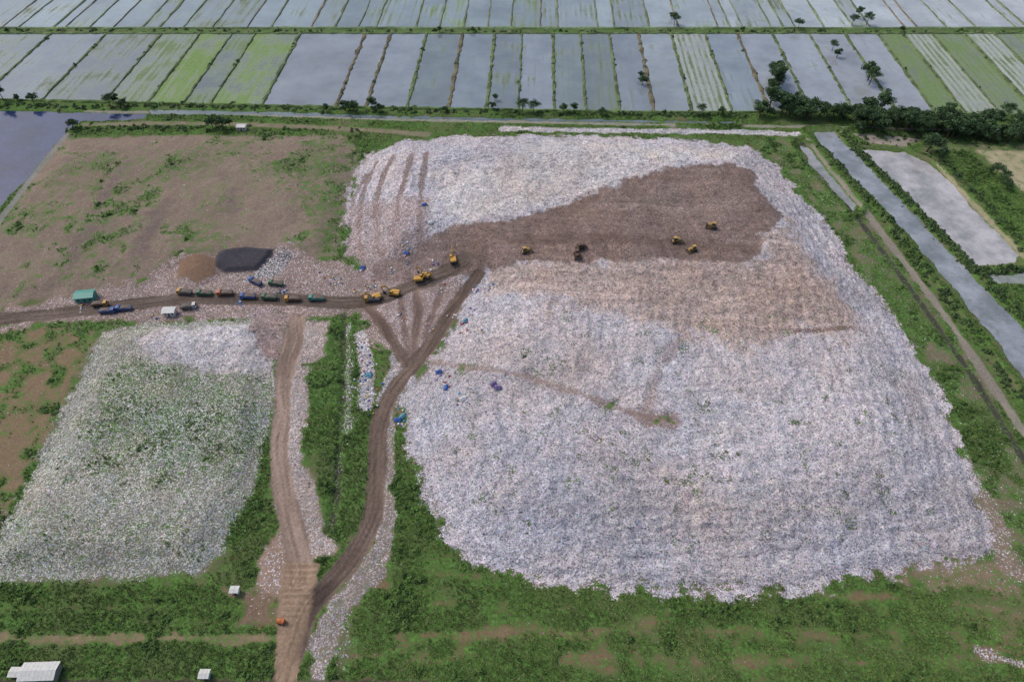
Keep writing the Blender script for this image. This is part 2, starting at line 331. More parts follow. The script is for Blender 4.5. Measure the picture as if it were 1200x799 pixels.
# ---- ground material
M=NT('landfill_ground',.95,.12)
geo=M.n('ShaderNodeNewGeometry').outputs['Position']
aS=M.attr('soil');aT=M.attr('tint');w=M.sep(M.attr('w'))
flv=M.sep(M.attr('flow'))
n1=M.noise(geo,.9,5,.65); n2=M.noise(geo,.22,4); n3=M.noise(geo,2.6,3,.7)
vc,vd=M.vor(geo,2.4); vc2,vd2=M.vor(geo,.95)
vr=M.sep(vc); vr2=M.sep(vc2)
fvec=M.comb(M.math('MULTIPLY',flv[0],100.0),M.math('MULTIPLY',flv[1],7.0),0.0)
nf=M.noise(fvec,.9,4,.65)
lb=M.ramp(vr[0],[(0,g3(.3)),(.12,g3(.55)),(.3,g3(.85)),(.62,g3(1.03)),(.9,g3(1.2)),(1,g3(1.4))])
lb2=M.ramp(vr2[1],[(0,g3(.66)),(.3,g3(.95)),(1,g3(1.12))])
hue=M.mix(.12,(1,1,1,1),M.scale(vc,2.0),'MULTIPLY')
lc=M.mix(1.0,aT,lb,'MULTIPLY'); lc=M.mix(1.0,lc,lb2,'MULTIPLY'); lc=M.mix(1.0,lc,hue,'MULTIPLY')
lc=M.scale(lc,M.mr(nf,.3,.7,.80,1.15)); lc=M.scale(lc,M.mr(n1,.25,.75,.82,1.16)); lc=M.scale(lc,M.mr(M.noise(geo,.33,5,.6),.3,.7,.86,1.12))
gA=M.ramp(n1,[(0,(.020,.040,.010)),(.38,(.038,.078,.020)),(.55,(.070,.140,.032)),(.75,(.125,.205,.052)),(1,(.18,.25,.085))])
gB=M.mix(M.mr(n2,.4,.68,0,.7),gA,M.scale(gA,1.5),'MIX')
gC=M.mix(M.mr(M.noise(geo,.06,3),.48,.68,0,.5),gB,(.105,.11,.055,1))
sc_=M.scale(aS,M.mr(n1,.2,.8,.62,1.35)); sc_=M.scale(sc_,M.mr(n3,.2,.8,.82,1.18))
rg=M.math('ADD',w[1],M.math('MULTIPLY',M.math('SUBTRACT',n1,.5),1.5)); rg=M.math('ADD',rg,M.math('MULTIPLY',M.math('SUBTRACT',n2,.5),.9))
gm=M.mr(rg,.38,.68,0,1)
rl=M.math('ADD',w[0],M.math('MULTIPLY',M.math('SUBTRACT',vr[2],.5),.75)); rl=M.math('ADD',rl,M.math('MULTIPLY',M.math('SUBTRACT',n3,.5),.9))
lm=M.mr(rl,.46,.58,0,1)
c=M.mix(gm,sc_,gC); c=M.mix(lm,c,lc)
hgt=M.math('ADD',M.math('MULTIPLY',vr[1],.5),n3)
M.bump(hgt,.5,.3); matG=M.out(c)
V=np.stack([X,Y,Z],1); I=np.arange(N).reshape(NY,NX)
Fq=np.stack([I[:-1,:-1].ravel(),I[:-1,1:].ravel(),I[1:,1:].ravel(),I[1:,:-1].ravel()],1)
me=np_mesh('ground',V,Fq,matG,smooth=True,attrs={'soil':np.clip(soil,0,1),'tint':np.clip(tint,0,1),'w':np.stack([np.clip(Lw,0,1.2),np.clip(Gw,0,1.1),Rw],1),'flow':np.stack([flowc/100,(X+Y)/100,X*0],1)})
add('ground',me)
zat=lambda x,y: float(samp(Z,x,y))
# ---------------------------------------------------------------- water
def watmat(name,c,dirt=.5):
    m=NT(name,.10,.6); g=m.n('ShaderNodeNewGeometry').outputs['Position']
    n=m.noise(g,.06,7,.65); n2=m.noise(g,.4,7,.7); n4=m.noise(g,1.3,4,.7); b=tuple(lin(c))
    cc=m.mix(m.mr(n,.38,.62,0,1),(*[v*k for v,k in zip(b,(.52,.56,.54))],1),(*[v*1.0 for v in b],1))
    cc=m.mix(m.mr(n4,.60,.70,0,.6),cc,(*[min(1,v*1.35) for v in b],1))
    f=m.mr(n2,.56,.62,0,dirt)
    cc=m.mix(f,cc,(.11,.125,.06,1)); m.put(m.b,'Roughness',m.mr(f,0,1,.10,.8)); m.bump(m.noise(g,1.6,4),.15,.06)
    return m.out(cc)
import bmesh
def poly_obj(name,pts,z,mat):
    bm=bmesh.new(); f=bm.faces.new([bm.verts.new((x,y,z)) for x,y in pts]); 
    bm.normal_update()
    if f.normal.z<0: f.normal_flip()
    bmesh.ops.triangulate(bm,faces=bm.faces[:]); me=bpy.data.meshes.new(name); bm.to_mesh(me); bm.free(); me.materials.append(mat); return add(name,me)
def grow(P,d):
    P=np.array(P);c=P.copy();n=len(P);A=sum(P[i-1][0]*P[i][1]-P[i][0]*P[i-1][1] for i in range(n));sg=1 if A>0 else -1
    for i in range(n):
        e1=P[i]-P[i-1];e2=P[(i+1)%n]-P[i];e1/=np.hypot(*e1);e2/=np.hypot(*e2);t=e1+e2;t/=np.hypot(*t)
        c[i]=P[i]+sg*d*np.array([t[1],-t[0]])
    return c
for n_,p_,c_ in WATERS: poly_obj(n_,grow(gp(p_),2.4),-.45,watmat(n_,c_,.55 if 'canal' in n_ else .15))
# ---------------------------------------------------------------- paddies
PM=NT('paddy_surface',.3,.5)
geo=PM.n('ShaderNodeNewGeometry').outputs['Position']
pc=PM.attr('col'); pk=PM.sep(PM.attr('kind')); pu=PM.sep(PM.attr('st'))
u_=PM.math('MULTIPLY',pu[0],1000.0); v_=PM.math('MULTIPLY',pu[1],1000.0)
sv=PM.comb(u_,PM.math('MULTIPLY',v_,.06),0.0)
ns=PM.noise(sv,.30,5,.65); nb=PM.noise(geo,.035,6,.6); nh=PM.noise(geo,.5,5,.7); ne=PM.noise(geo,.09,6,.7)
wob=PM.math('ADD',u_,PM.math('MULTIPLY',nb,3.0))
stripe=PM.math('SINE',PM.math('MULTIPLY',wob,1.55))
a=PM.math('ADD',pk[0],PM.math('MULTIPLY',PM.math('SUBTRACT',ns,.5),1.7)); a=PM.math('ADD',a,PM.math('MULTIPLY',PM.math('SUBTRACT',nb,.5),1.9)); a=PM.math('ADD',a,PM.math('MULTIPLY',PM.math('SUBTRACT',nh,.5),1.1))
a=PM.math('ADD',a,PM.math('MULTIPLY',stripe,PM.math('MULTIPLY',pk[1],.16)))
vm=PM.mr(a,.36,.85,0,1)
veg=PM.mix(PM.mr(nh,.3,.7,0,1),(.075,.10,.066,1),(.155,.195,.125,1)); veg=PM.mix(pk[2],veg,PM.mix(PM.mr(nh,.3,.7,0,1),(.10,.18,.045,1),(.18,.29,.08,1)))
wc=PM.scale(pc,PM.mr(nb,.3,.7,.70,1.14)); wc=PM.scale(wc,PM.mr(ne,.3,.7,.88,1.14)); wc=PM.mix(PM.mr(ne,.52,.68,0,.4),wc,(.15,.18,.14,1))
PM.put(PM.b,'Roughness',PM.mr(vm,0,1,.10,.9)); PM.bump(nh,.12,.08)
matP=PM.out(PM.mix(vm,wc,veg))
pv=[];pf=[];pcl=[];pkd=[];pst=[]
bv=[];bf=[];bc=[]
def quad(a,b,c,d,col,kind):
    i=len(pv); wd=math.dist(a,b); ln=math.dist(a,d); o=random.random()*300; q=random.uniform(.9,1.1)
    for p,s,t in ((a,0,0),(b,wd,0),(c,wd,ln),(d,0,ln)):
        pv.append((p[0],p[1],.05)); pcl.append(lin(col)*q); pkd.append(kind); pst.append(((s+o)/1000,(t+o)/1000))
    pf.append((i,i+1,i+2,i+3))
def bund(a,b,w,h,col,seg=4.0):
    a=np.array(a);b=np.array(b);L=np.hypot(*(b-a));n=max(2,int(L/seg));e=(b-a)/L;nr=np.array([-e[1],e[0]])
    base=len(bv)
    for i in range(n+1):
        p=a+(b-a)*i/n; ww=w*random.uniform(.5,1.5); hh=h*random.uniform(.7,1.25); p=p+nr*random.uniform(-.4,.4); q=random.uniform(.6,1.35)
        for s,z in ((-.5,-.15),(-.22,hh),(.22,hh),(.5,-.15)):
            r=p+nr*s*ww; bv.append((r[0],r[1],z)); bc.append(lin(col)*q)
    for i in range(n):
        for j in range(3):
            k=base+i*4+j; bf.append((k,k+4,k+5,k+1))
top=[-560,-480,-400,-330,-250,-190,-130,-70,-5,60,125,190,235,272,300,352,428,458,500,542,580,612,648,680,714,748,786,826,864,905,948,990,1028,1058,1092,1130,1165,1205,1250,1300,1350,1400,1460,1520,1600,1680]
kinds={-5:((108,122,128),(.44,.2,.1)),60:((112,124,134),(.36,.3,0)),125:((108,120,126),(.50,.4,.0)),190:((108,120,118),(.56,.5,.4)),235:((112,122,106),(.78,.3,.9)),272:((96,110,108),(.52,.6,.4)),300:((104,116,104),(.60,.2,.9)),
352:((122,130,140),(.0,.0,0)),428:((130,138,148),(.0,0,0)),458:((122,132,142),(.12,.1,0)),500:((104,116,122),(.24,.2,0)),542:((120,132,142),(.16,.2,0)),580:((116,128,136),(.36,.5,0)),612:((126,136,146),(.16,.2,0)),648:((116,128,132),(.36,.6,.1)),680:((114,126,130),(.4,.6,.1)),714:((126,136,146),(.22,.3,0)),748:((140,150,158),(.08,.1,0)),786:((152,158,154),(.46,1.6,.2)),826:((130,142,152),(.22,.5,0)),864:((148,156,166),(.06,.1,0)),905:((152,160,170),(.06,.2,0)),948:((152,158,166),(.14,.3,0)),990:((154,160,168),(.12,.2,0)),1028:((118,126,104),(.72,.3,.6)),1058:((158,164,152),(.5,1.4,.3)),1092:((128,136,112),(.68,.6,.6)),1130:((160,166,156),(.5,1.4,.3)),1165:((128,136,118),(.62,.9,.6)),1205:((154,160,152),(.55,1.2,.4))}
def vbot(u): return float(np.interp(u,[-400,0,200,400,600,750,900,1000,1200,1500],[114,117,122,126,129,132,132,130,136,142]))
def bx(u,v0=38): 
    v=118
    for _ in range(4):
        ub=640+(u-640)*(v+500)/(v0+500); v=vbot(ub)
    return ub,v
ends=[]
for u in top:
    ub,v=bx(u); ends.append((G(u,39.5),G(ub,v)))
for i in range(len(top)-1):
    kd=kinds.get(top[i]) or ((random.randint(112,130),random.randint(126,140),random.randint(130,146)),(random.uniform(.05,.6),random.uniform(0,.8),random.random()*.4))
    quad(ends[i][1],ends[i+1][1],ends[i+1][0],ends[i][0],kd[0],kd[1])
for i in range(len(top)):
    brown=top[i] in (428,458,748,542,864)
    bund(ends[i][1],ends[i][0],random.uniform(1.8,2.9) if not brown else 3.0,.7,(94,108,76) if not brown else (104,100,82))
    if i: bund(ends[i-1][1],ends[i][1],3.2,.8,(88,110,66)); bund(ends[i-1][0],ends[i][0],2.6,.7,(94,112,76))
# rows beyond
y0=G(600,33.5)[1]; dx=.033
rowy=[(y0,y0+165),(y0+173,y0+330),(y0+338,y0+500),(y0+510,y0+680),(y0+690,y0+880),(y0+890,y0+1100)]
for ri,(ya,yb) in enumerate(rowy):
    x=-900-ri*60
    while x<950+ri*60:
        wd=random.choice([9,13,18,22,26,30]) if ri==0 else random.uniform(18,34)
        r=sm(-200,500,np.array([x]))[0]; b=random.randint(-7,7)
        veg_=random.choice([.1,.2,.3,.4,.5]) if x<200 else random.choice([.0,.05,.12,.3,.5])
        c0=(122+62*r+b,138+50*r+b,146+46*r+b)  # bright sky reflection and haze painted into the water colour, stronger to the right
        quad((x+dx*ya,ya),(x+wd+dx*ya,ya),(x+wd+dx*yb,yb),(x+dx*yb,yb),c0,(veg_,random.uniform(0,.9),random.random()**3))
        bund((x+dx*ya,ya),(x+dx*yb,yb),random.uniform(1.3,2.4),.6,(106,118,92) if random.random()<.75 else (118,114,100),8)
        x+=wd
    bund((-1000,ya),(1000,ya),4,.8,(100,118,84),9); bund((-1000,yb),(1000,yb),4,.8,(100,114,84),9)
me=np_mesh('paddy_field',np.array(pv),np.array(pf),matP,col=np.array(pcl),attrs={'kind':np.array(pkd),'st':np.array(pst)}); add('paddy_field',me)
BM=NT('bund_earth',.95,.1); geo=BM.n('ShaderNodeNewGeometry').outputs['Position']
nb_=BM.noise(geo,.5,5,.7); matB=BM.out(BM.scale(BM.attr('col'),BM.mr(nb_,.25,.75,.45,1.5)))
me=np_mesh('field_bund',np.array(bv),np.array(bf),matB,col=np.array(bc)); add('field_bund',me)
# ---------------------------------------------------------------- scatter
AM=NT('litter_pieces',.7,.3); AM.out(AM.attr('col')); matA=AM.m
LM=NT('leaf',.7,.2); geo=LM.n('ShaderNodeNewGeometry').outputs['Position']; LM.out(LM.scale(LM.attr('col'),LM.mr(LM.noise(geo,1.2,3),.3,.7,.7,1.35))); matLf=LM.m
def scatter(name,P,size,col,TV,TF,mat,flat=.6,jit=.3):
    n=len(P);k=len(TV); a=RNG.uniform(0,6.28,n); c=np.cos(a);s=np.sin(a)
    T=TV[None]*(1+RNG.uniform(-jit,jit,(n,k,3)))
    sx=size*RNG.uniform(.6,1.4,n); sy=size*RNG.uniform(.6,1.4,n); sz=size*flat*RNG.uniform(.6,1.5,n)
    x=T[:,:,0]*sx[:,None];y=T[:,:,1]*sy[:,None];z=T[:,:,2]*sz[:,None]
    Vv=np.stack([x*c[:,None]-y*s[:,None]+P[:,0:1],x*s[:,None]+y*c[:,None]+P[:,1:2],z+P[:,2:3]],2).reshape(-1,3)
    Ff=(TF[None]+np.arange(n)[:,None,None]*k).reshape(-1,TF.shape[1])
    cc=np.repeat(col,k,0)*RNG.uniform(.85,1.15,(n*k,1))
    add(name,np_mesh(name,Vv,Ff,mat,col=np.clip(cc,0,1)))
DX=np.gradient(xs);DY=np.gradient(ys);area=np.outer(DY,DX).ravel()
inview=(Y>58)&(Y<402)&(X>-300)&(X<310)
def pick(wt,n):
    p=wt*area*inview*(wat<-.5); p=p/p.sum(); i=RNG.choice(N,n,p=p)
    x=X[i]+RNG.uniform(-.5,.5,n)*np.minimum(DX[i%NX],3);y=Y[i]+RNG.uniform(-.5,.5,n)*np.minimum(DY[i//NX],3)
    return i,np.stack([x,y,samp(Z,x,y)-.03],1)
TP=np.array([(-.5,-.5,0),(.5,-.45,0),(.45,.5,0),(-.5,.45,0),(-.15,-.2,.6),(.25,.15,.55)]);TPF=np.array([(0,1,4),(1,5,4),(1,2,5),(2,3,5),(3,4,5),(3,0,4)])
wl=np.clip(Lw-.05,0,1)**1.6*(1-Rw)*(1+1.2*(Y<200))
nL=200000; i,P=pick(wl,nL)
r=RNG.random(nL); base=tint[i]*RNG.choice([.35,.6,.85,1.0,1.12,1.35],nL,p=[.10,.16,.23,.28,.17,.06])[:,None]
hu=RNG.random(nL); pal=np.array([lin((90,120,190)),lin((190,110,110)),lin((110,170,180)),lin((60,60,66)),lin((200,190,130))]); sel=RNG.integers(0,5,nL)
base=np.where((hu<.07)[:,None],base*.4+pal[sel]*.6,base)
scatter('litter_debris',P,RNG.uniform(.2,.44,nL)*(1+.8*(r>.98)),base,TP,TPF,matA)
# grass tufts
b=[];f=[]
for q in range(5):
    a=q*1.26+.3; ca,sa=math.cos(a),math.sin(a); k=len(b)
    b+=[(ca*.08-sa*.16,sa*.08+ca*.16,0),(ca*.08+sa*.16,sa*.08-ca*.16,0),(ca*.5,sa*.5,.75+.25*(q%2))]; f.append((k,k+1,k+2))
TG=np.array(b);TGF=np.array(f)
wg=sm(.5,.9,Gw+(midn-.5)*.6)*(1-Lw)*(1-Rw)*(1+1.5*(Y<170))
nG=150000; i,P=pick(wg,nG); g=RNG.random(nG)[:,None]; lo=(fbm(P[:,0]/9,P[:,1]/9,77)[:,None]-.3)*1.5
mixg=np.clip(.55*g+.6*lo,0,1); cg=np.array((.050,.088,.024))*(1-mixg)+np.array((.165,.25,.072))*mixg
dry=(RNG.random(nG)<.12)[:,None]; cg=np.where(dry,cg*.4+np.array((.13,.11,.06)),cg)
scatter('grass',P,RNG.uniform(.4,1.1,nG),cg,TG,TGF,matLf,flat=.55)
# weeds in cells: low leafy shrubs
def blob_template(nl,seed):
    r=np.random.default_rng(seed); v=[];f=[]
    for k in range(nl):
        d=r.normal(size=3); d/=np.linalg.norm(d); d[2]=abs(d[2]); p=d*r.uniform(.55,1)*np.array((.5,.5,.6)); t=r.normal(size=3);t/=np.linalg.norm(t); s=np.cross(t,d); s/=np.linalg.norm(s)+1e-6; q=len(v); a=.16
        v+=[p-t*a,p+s*a,p+t*a,p-s*a]; f.append((q,q+1,q+2,q+3))
    return np.array(v),np.array(f)
TB,TBF=blob_template(26,3)
wb=sm(.8,1,Gw+(midn-.5)*.9)*(1-Lw)*(1-Rw)*sm(.5,.62,fbm(X/11,Y/11,88))
nB=4200; i,P=pick(wb,nB); g=RNG.random(nB)[:,None]; cg=np.array((.03,.062,.017))*(1-g)+np.array((.085,.16,.036))*g
scatter('low_shrubs',P,RNG.uniform(1.0,2.6,nB),cg,TB,TBF,matLf,flat=.6,jit=.1)
# shrubs along bunds/banks
pts=[]
def along(pl,n,spread):
    Q=spline([G(*p) for p in pl],4)
    for _ in range(n):
        k=random.randrange(len(Q)-1);t=random.random();p=Q[k]*(1-t)+Q[k+1]*t; pts.append((p[0]+random.gauss(0,spread),p[1]+random.gauss(0,spread),0))
along([(-50,36),(600,37),(1250,38)],200,1.5); along([(150,123),(400,128),(700,134),(880,137)],420,1.8); along([(0,124),(150,126)],70,2)
along([(1000,160),(1200,165)],160,4); along([(985,156),(1050,222),(1110,284),(1200,376)],340,1.5); along([(960,172),(1030,248),(1110,352),(1200,470)],260,1.6); along([(1095,180),(1150,235),(1215,310)],90,1.5)
along([(1000,172),(1060,232),(1125,300),(1150,318),(1210,314)],180,1.2)
along([(85,150),(200,150),(420,153)],90,2)
for a_ in ends[::1]: 
    for _ in range(6):
        t=random.random(); pts.append((a_[0][0]*(1-t)+a_[1][0]*t+random.gauss(0,.5),a_[0][1]*(1-t)+a_[1][1]*t,0))
P=np.array(pts);P[:,2]=samp(Z,P[:,0],P[:,1]);n=len(P); g=RNG.random(n)[:,None]
scatter('bank_shrubs',P,RNG.uniform(1.3,3.6,n),np.array((.034,.060,.024))*(1-g)+np.array((.08,.14,.044))*g,TB,TBF,matLf,flat=.7,jit=.1)
# ---------------------------------------------------------------- trees
BK=NT('bark',.95,.1); matBk=BK.out((.09,.07,.05,1))
def tree_mesh(seed,h=9,cr=3.6):
    r=np.random.default_rng(seed); v=[];f=[];c=[];mi=[]
    def tube(a,b,ra,rb,n=6):
        a=np.array(a,float);b=np.array(b,float);d=b-a;d/=np.linalg.norm(d);u=np.cross(d,(0.3,.9,.1));u/=np.linalg.norm(u);w=np.cross(d,u);k=len(v)
        for p,rr in((a,ra),(b,rb)):
            for j in range(n):
                t=j/n*6.283; v.append(p+rr*(math.cos(t)*u+math.sin(t)*w)); c.append((.09,.07,.05))
        for j in range(n): f.append((k+j,k+(j+1)%n,k+n+(j+1)%n,k+n+j)); mi.append(0)
    t1=np.array((r.normal()*.2,r.normal()*.2,h*.38)); tube((0,0,-.3),t1,.32,.2); t2=t1+np.array((r.normal()*.4,r.normal()*.4,h*.28)); tube(t1,t2,.2,.1)
    tips=[t2+np.array((0,0,h*.18))]; tube(t2,tips[0],.1,.04)
    for k in range(9):
        a=k*2.4+r.uniform(0,.6); e=np.array((math.cos(a),math.sin(a),r.uniform(.2,.8)))*cr*r.uniform(.45,.95); s=t1+(t2-t1)*r.uniform(0,1)
        tube(s,s+e,.1,.03,5); tips.append(s+e); tips.append(s+e*.55+np.array((0,0,.7)))
    for t in tips:
        R=cr*r.uniform(.28,.48); lum=r.uniform(.6,1.7)
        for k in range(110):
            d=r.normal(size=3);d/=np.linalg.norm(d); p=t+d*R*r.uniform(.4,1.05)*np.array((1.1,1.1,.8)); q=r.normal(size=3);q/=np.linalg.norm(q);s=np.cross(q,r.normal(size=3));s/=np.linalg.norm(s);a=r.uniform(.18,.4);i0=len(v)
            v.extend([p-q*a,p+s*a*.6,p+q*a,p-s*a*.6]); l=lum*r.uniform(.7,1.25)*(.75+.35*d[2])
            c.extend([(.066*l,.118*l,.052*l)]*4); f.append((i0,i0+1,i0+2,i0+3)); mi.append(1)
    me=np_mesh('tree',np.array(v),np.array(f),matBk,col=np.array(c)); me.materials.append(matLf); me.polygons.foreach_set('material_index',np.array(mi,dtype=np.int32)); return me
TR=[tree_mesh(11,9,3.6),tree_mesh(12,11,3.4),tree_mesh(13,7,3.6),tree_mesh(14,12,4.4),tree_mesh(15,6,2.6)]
def tree(u,v,s=1.0,k=None):
    x,y=G(u,v); add('tree',TR[k if k is not None else random.randrange(5)],(x,y,zat(x,y)-.1),random.uniform(0,6.28),s*random.uniform(.85,1.15))
TL=[(910,98,1.4),(912,90,1.3),(905,108,1.2),(908,104,1.5),(900,132,1.6),(915,136,1.5),(890,138,1.2),(925,138,1.2),(945,138,1.5),(960,136,1.4),(975,138,1.3),(985,140,1.2),(1017,94,1.5),(1018,100,1.1),(980,68,.9),(975,60,.8),(1000,138,1.3),(1015,135,1.8),(1030,134,1.4),(1022,142,1.4),(1005,146,1.2),(1020,150,1.3),(1035,150,1.2),(1050,148,1.3),(1065,150,1.5),(1080,152,1.5),(1095,155,1.4),(1075,160,1.2),(1110,160,1.3),(1125,158,1.3),(1140,160,1.2),(1155,163,1.3),(1170,162,1.4),(1185,164,1.3),(1200,165,1.2),(1085,178,1.5),(1100,188,.9),(1120,150,1.1),(1150,150,1.1),(1185,152,1.1),(1175,140,1.),(1213,158,1.3),(1230,160,1.3),
    (752,100,.8),(750,92,.7),(790,30,.8),(787,22,.7),(998,30,.8),(1005,22,.8),(1015,30,.8),(555,38,.6),(515,38,.6),(870,38,.6),(935,35,.7),(1055,38,.6),(137,122,1.1),(130,125,.9),(147,126,.7),(86,152,.9),(250,151,.9),(262,152,1.),(271,151,.8),(383,131,.8),(405,130,1.0),(415,131,.9),(437,130,.9),(446,131,.8),(578,128,.9),(580,118,.6),(612,132,.8),(625,133,.8),(660,133,.8),(672,134,.8),(482,132,.6),(520,132,.6),(706,136,.6),(820,137,.7),(845,137,.7),(5,118,.9),(22,119,.8),(40,122,.8),(1165,208,.8),(1173,215,.7),(1180,222,.7),(1160,203,.6)]
for _ in range(62): u=random.uniform(995,1215); TL.append((u,148+(u-1000)*.06+random.uniform(-9,10),random.uniform(.7,1.5)))
for _ in range(22): TL.append((random.uniform(885,990),random.uniform(132,143),random.uniform(.8,1.4)))
for _ in range(10): TL.append((random.uniform(900,918),random.uniform(84,130),random.uniform(.9,1.4)))
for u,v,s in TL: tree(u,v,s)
# ---------------------------------------------------------------- solid object builder
mats={}
def paint(name,c,rough=.5,spec=.4,dirt=.35):
    if name in mats: return mats[name]
    m=NT(name,rough,spec); g=m.n('ShaderNodeTexCoord').outputs['Object']; n=m.noise(g,1.3,5,.65)
    cc=m.mix(m.mr(n,.40,.72,.1,dirt+.15),(*lin(c),1),(.13,.105,.08,1)); m.out(cc); mats[name]=m.m; return m.m
class MB:
    def __init__(s): s.v=[];s.f=[];s.m=[];s.mats=[]
    def mi(s,m):
        if m not in s.mats: s.mats.append(m)
        return s.mats.index(m)
    def prism(s,prof,y0,y1,m,inset=0.0):
        k=len(s.v);n=len(prof);mi=s.mi(m)
        s.v+=[(x,y0,z) for x,z in prof]+[(x,y1,z) for x,z in prof]
        s.f.append(tuple(range(k,k+n)));s.f.append(tuple(range(k+2*n-1,k+n-1,-1)));s.m+=[mi,mi]
        for i in range(n): j=(i+1)%n; s.f.append((k+j,k+i,k+n+i,k+n+j)); s.m.append(mi)
    def box(s,x0,x1,y0,y1,z0,z1,m,c=.0):
        if c: s.prism([(x0+c,z0),(x1-c,z0),(x1,z0+c),(x1,z1-c),(x1-c,z1),(x0+c,z1),(x0,z1-c),(x0,z0+c)],y0,y1,m)
        else: s.prism([(x0,z0),(x1,z0),(x1,z1),(x0,z1)],y0,y1,m)
    def wheel(s,x,z,r,y0,y1,m,hub=None):
        s.prism([(x+r*math.cos(a*math.pi/8),z+r*math.sin(a*math.pi/8)) for a in range(16)],y0,y1,m)
        if hub: s.prism([(x+r*.5*math.cos(a*math.pi/6),z+r*.5*math.sin(a*math.pi/6)) for a in range(12)],y0-.03,y1+.03,hub)
    def mesh(s,name):
        me=bpy.data.meshes.new(name); me.from_pydata(s.v,[],s.f); 
        for m in s.mats: me.materials.append(m)
        me.polygons.foreach_set('material_index',s.m); me.update()
        bm=bmesh.new();bm.from_mesh(me);bmesh.ops.recalc_face_normals(bm,faces=bm.faces[:]);bm.to_mesh(me);bm.free(); return me
rub=paint('rubber',(42,40,39),.9,.2);gl=paint('glass',(40,50,58),.1,.6,.1);stl=paint('steel',(70,66,62),.6,.4)
YEL=paint('machine_yellow',(200,152,56));BLU=paint('truck_blue',(44,86,160),.5,.4,.2);GRN=paint('truck_green',(50,110,86));ORG=paint('truck_orange',(190,100,50));WHT=paint('white_paint',(215,215,215));GRY=paint('grey_paint',(116,118,120));TEA=paint('teal_sheet',(60,150,140));RST=paint('rust_bed',(96,70,56));LOAD=paint('waste_load',(112,104,100),.9,.1,.7)
def dump_truck(cab,bed):
    b=MB()
    b.box(-3.6,3.4,-.45,.45,.75,1.0,stl)
    b.prism([(1.9,.6),(3.6,.6),(3.65,1.5),(3.35,2.65),(2.1,2.75),(1.9,2.6)],-1.15,1.15,cab)
    b.prism([(3.60,1.62),(3.68,1.62),(3.42,2.52),(3.34,2.52)],-1.0,1.0,gl)
    for y in(-1.18,1.12): b.prism([(2.3,1.65),(3.3,1.65),(3.12,2.45),(2.3,2.45)],y,y+.06,gl)
    b.box(3.6,3.78,-1.15,1.15,.5,.85,stl); b.box(2.6,2.75,-1.35,-1.16,1.7,2.2,rub);b.box(2.6,2.75,1.16,1.35,1.7,2.2,rub)
    b.box(-3.7,1.75,-1.2,1.2,1.05,1.2,bed)
    b.prism([(-3.7,1.2),(1.75,1.2),(1.75,2.35),(-3.7,2.2)],-1.25,-1.15,bed);b.prism([(-3.7,1.2),(1.75,1.2),(1.75,2.35),(-3.7,2.2)],1.15,1.25,bed)
    b.box(1.65,1.85,-1.25,1.25,1.2,2.6,bed);b.box(-3.8,-3.7,-1.2,1.2,1.2,2.15,bed)
    for x in(-3,-2,-1,0,1):
        for y in(-1.33,1.252): b.box(x,x+.14,y,y+.08,1.1,2.2,stl)
    b.prism([(-3.6,1.9),(-2.6,2.3),(-1,2.55),(.6,2.45),(1.6,2.1),(1.6,1.25),(-3.6,1.25)],-1.1,1.1,LOAD)
    for x in(2.6,-1.5,-2.75):
        for y in(-1.2,.82): b.wheel(x,.5,.5,y,y+.38,rub,GRY)
    return b.mesh('dump_truck')
def excavator(pal=YEL,reach=0):
    b=MB()
    for y in(-1.5,.9): 
        b.prism([(-2.0,.1),(-1.7,0),(1.7,0),(2.0,.1),(2.2,.5),(2.0,.9),(1.7,1.0),(-1.7,1.0),(-2.0,.9),(-2.2,.5)],y,y+.6,rub)
        for x in(-1.4,-.7,0,.7,1.4): b.wheel(x,.35,.25,y-.04,y+.64,stl)
    b.box(-.9,.9,-.9,.9,.5,1.1,stl)
    b.prism([(-2.5,1.2),(-2.7,1.5),(-2.7,2.2),(-2.4,2.5),(.5,2.4),(1.4,1.9),(1.5,1.2)],-1.35,.25,pal)
    b.box(-2.6,.2,.25,1.35,1.2,2.3,pal,.1); b.box(-2.95,-2.4,-1.3,1.3,1.25,2.1,stl,.1)
    b.prism([(.25,1.2),(1.8,1.2),(1.9,2.0),(1.5,3.05),(.3,3.05)],.3,1.35,pal)
    b.prism([(1.83,2.0),(1.95,2.0),(1.57,2.95),(1.47,2.95)],.4,1.25,gl)
    for y in(.25,1.32): b.prism([(.45,2.0),(1.7,2.0),(1.4,2.9),(.45,2.9)],y,y+.07,gl)
    b.prism([(1.1,1.5),(1.5,1.5),(3.0,3.7),(4.6,4.5),(5.9,3.8),(6.0,4.2),(4.6,5.1),(2.7,4.3)],-.45,-.05,pal)
    b.prism([(5.6,4.4),(6.1,4.3),(6.0,3.2),(5.3,1.1),(5.0,1.2),(5.4,3.2)],-.4,-.1,pal)
    b.prism([(1.6,1.9),(1.8,1.8),(3.3,3.6),(3.1,3.7)],-.6,-.46,stl);b.prism([(3.6,4.9),(3.7,5.1),(5.7,4.6),(5.6,4.4)],-.32,-.18,stl)
    b.prism([(5.4,1.2),(4.9,1.3),(4.3,.9),(4.1,.3),(4.6,0),(5.2,.3)],-.75,.25,stl)
    return b.mesh('excavator')
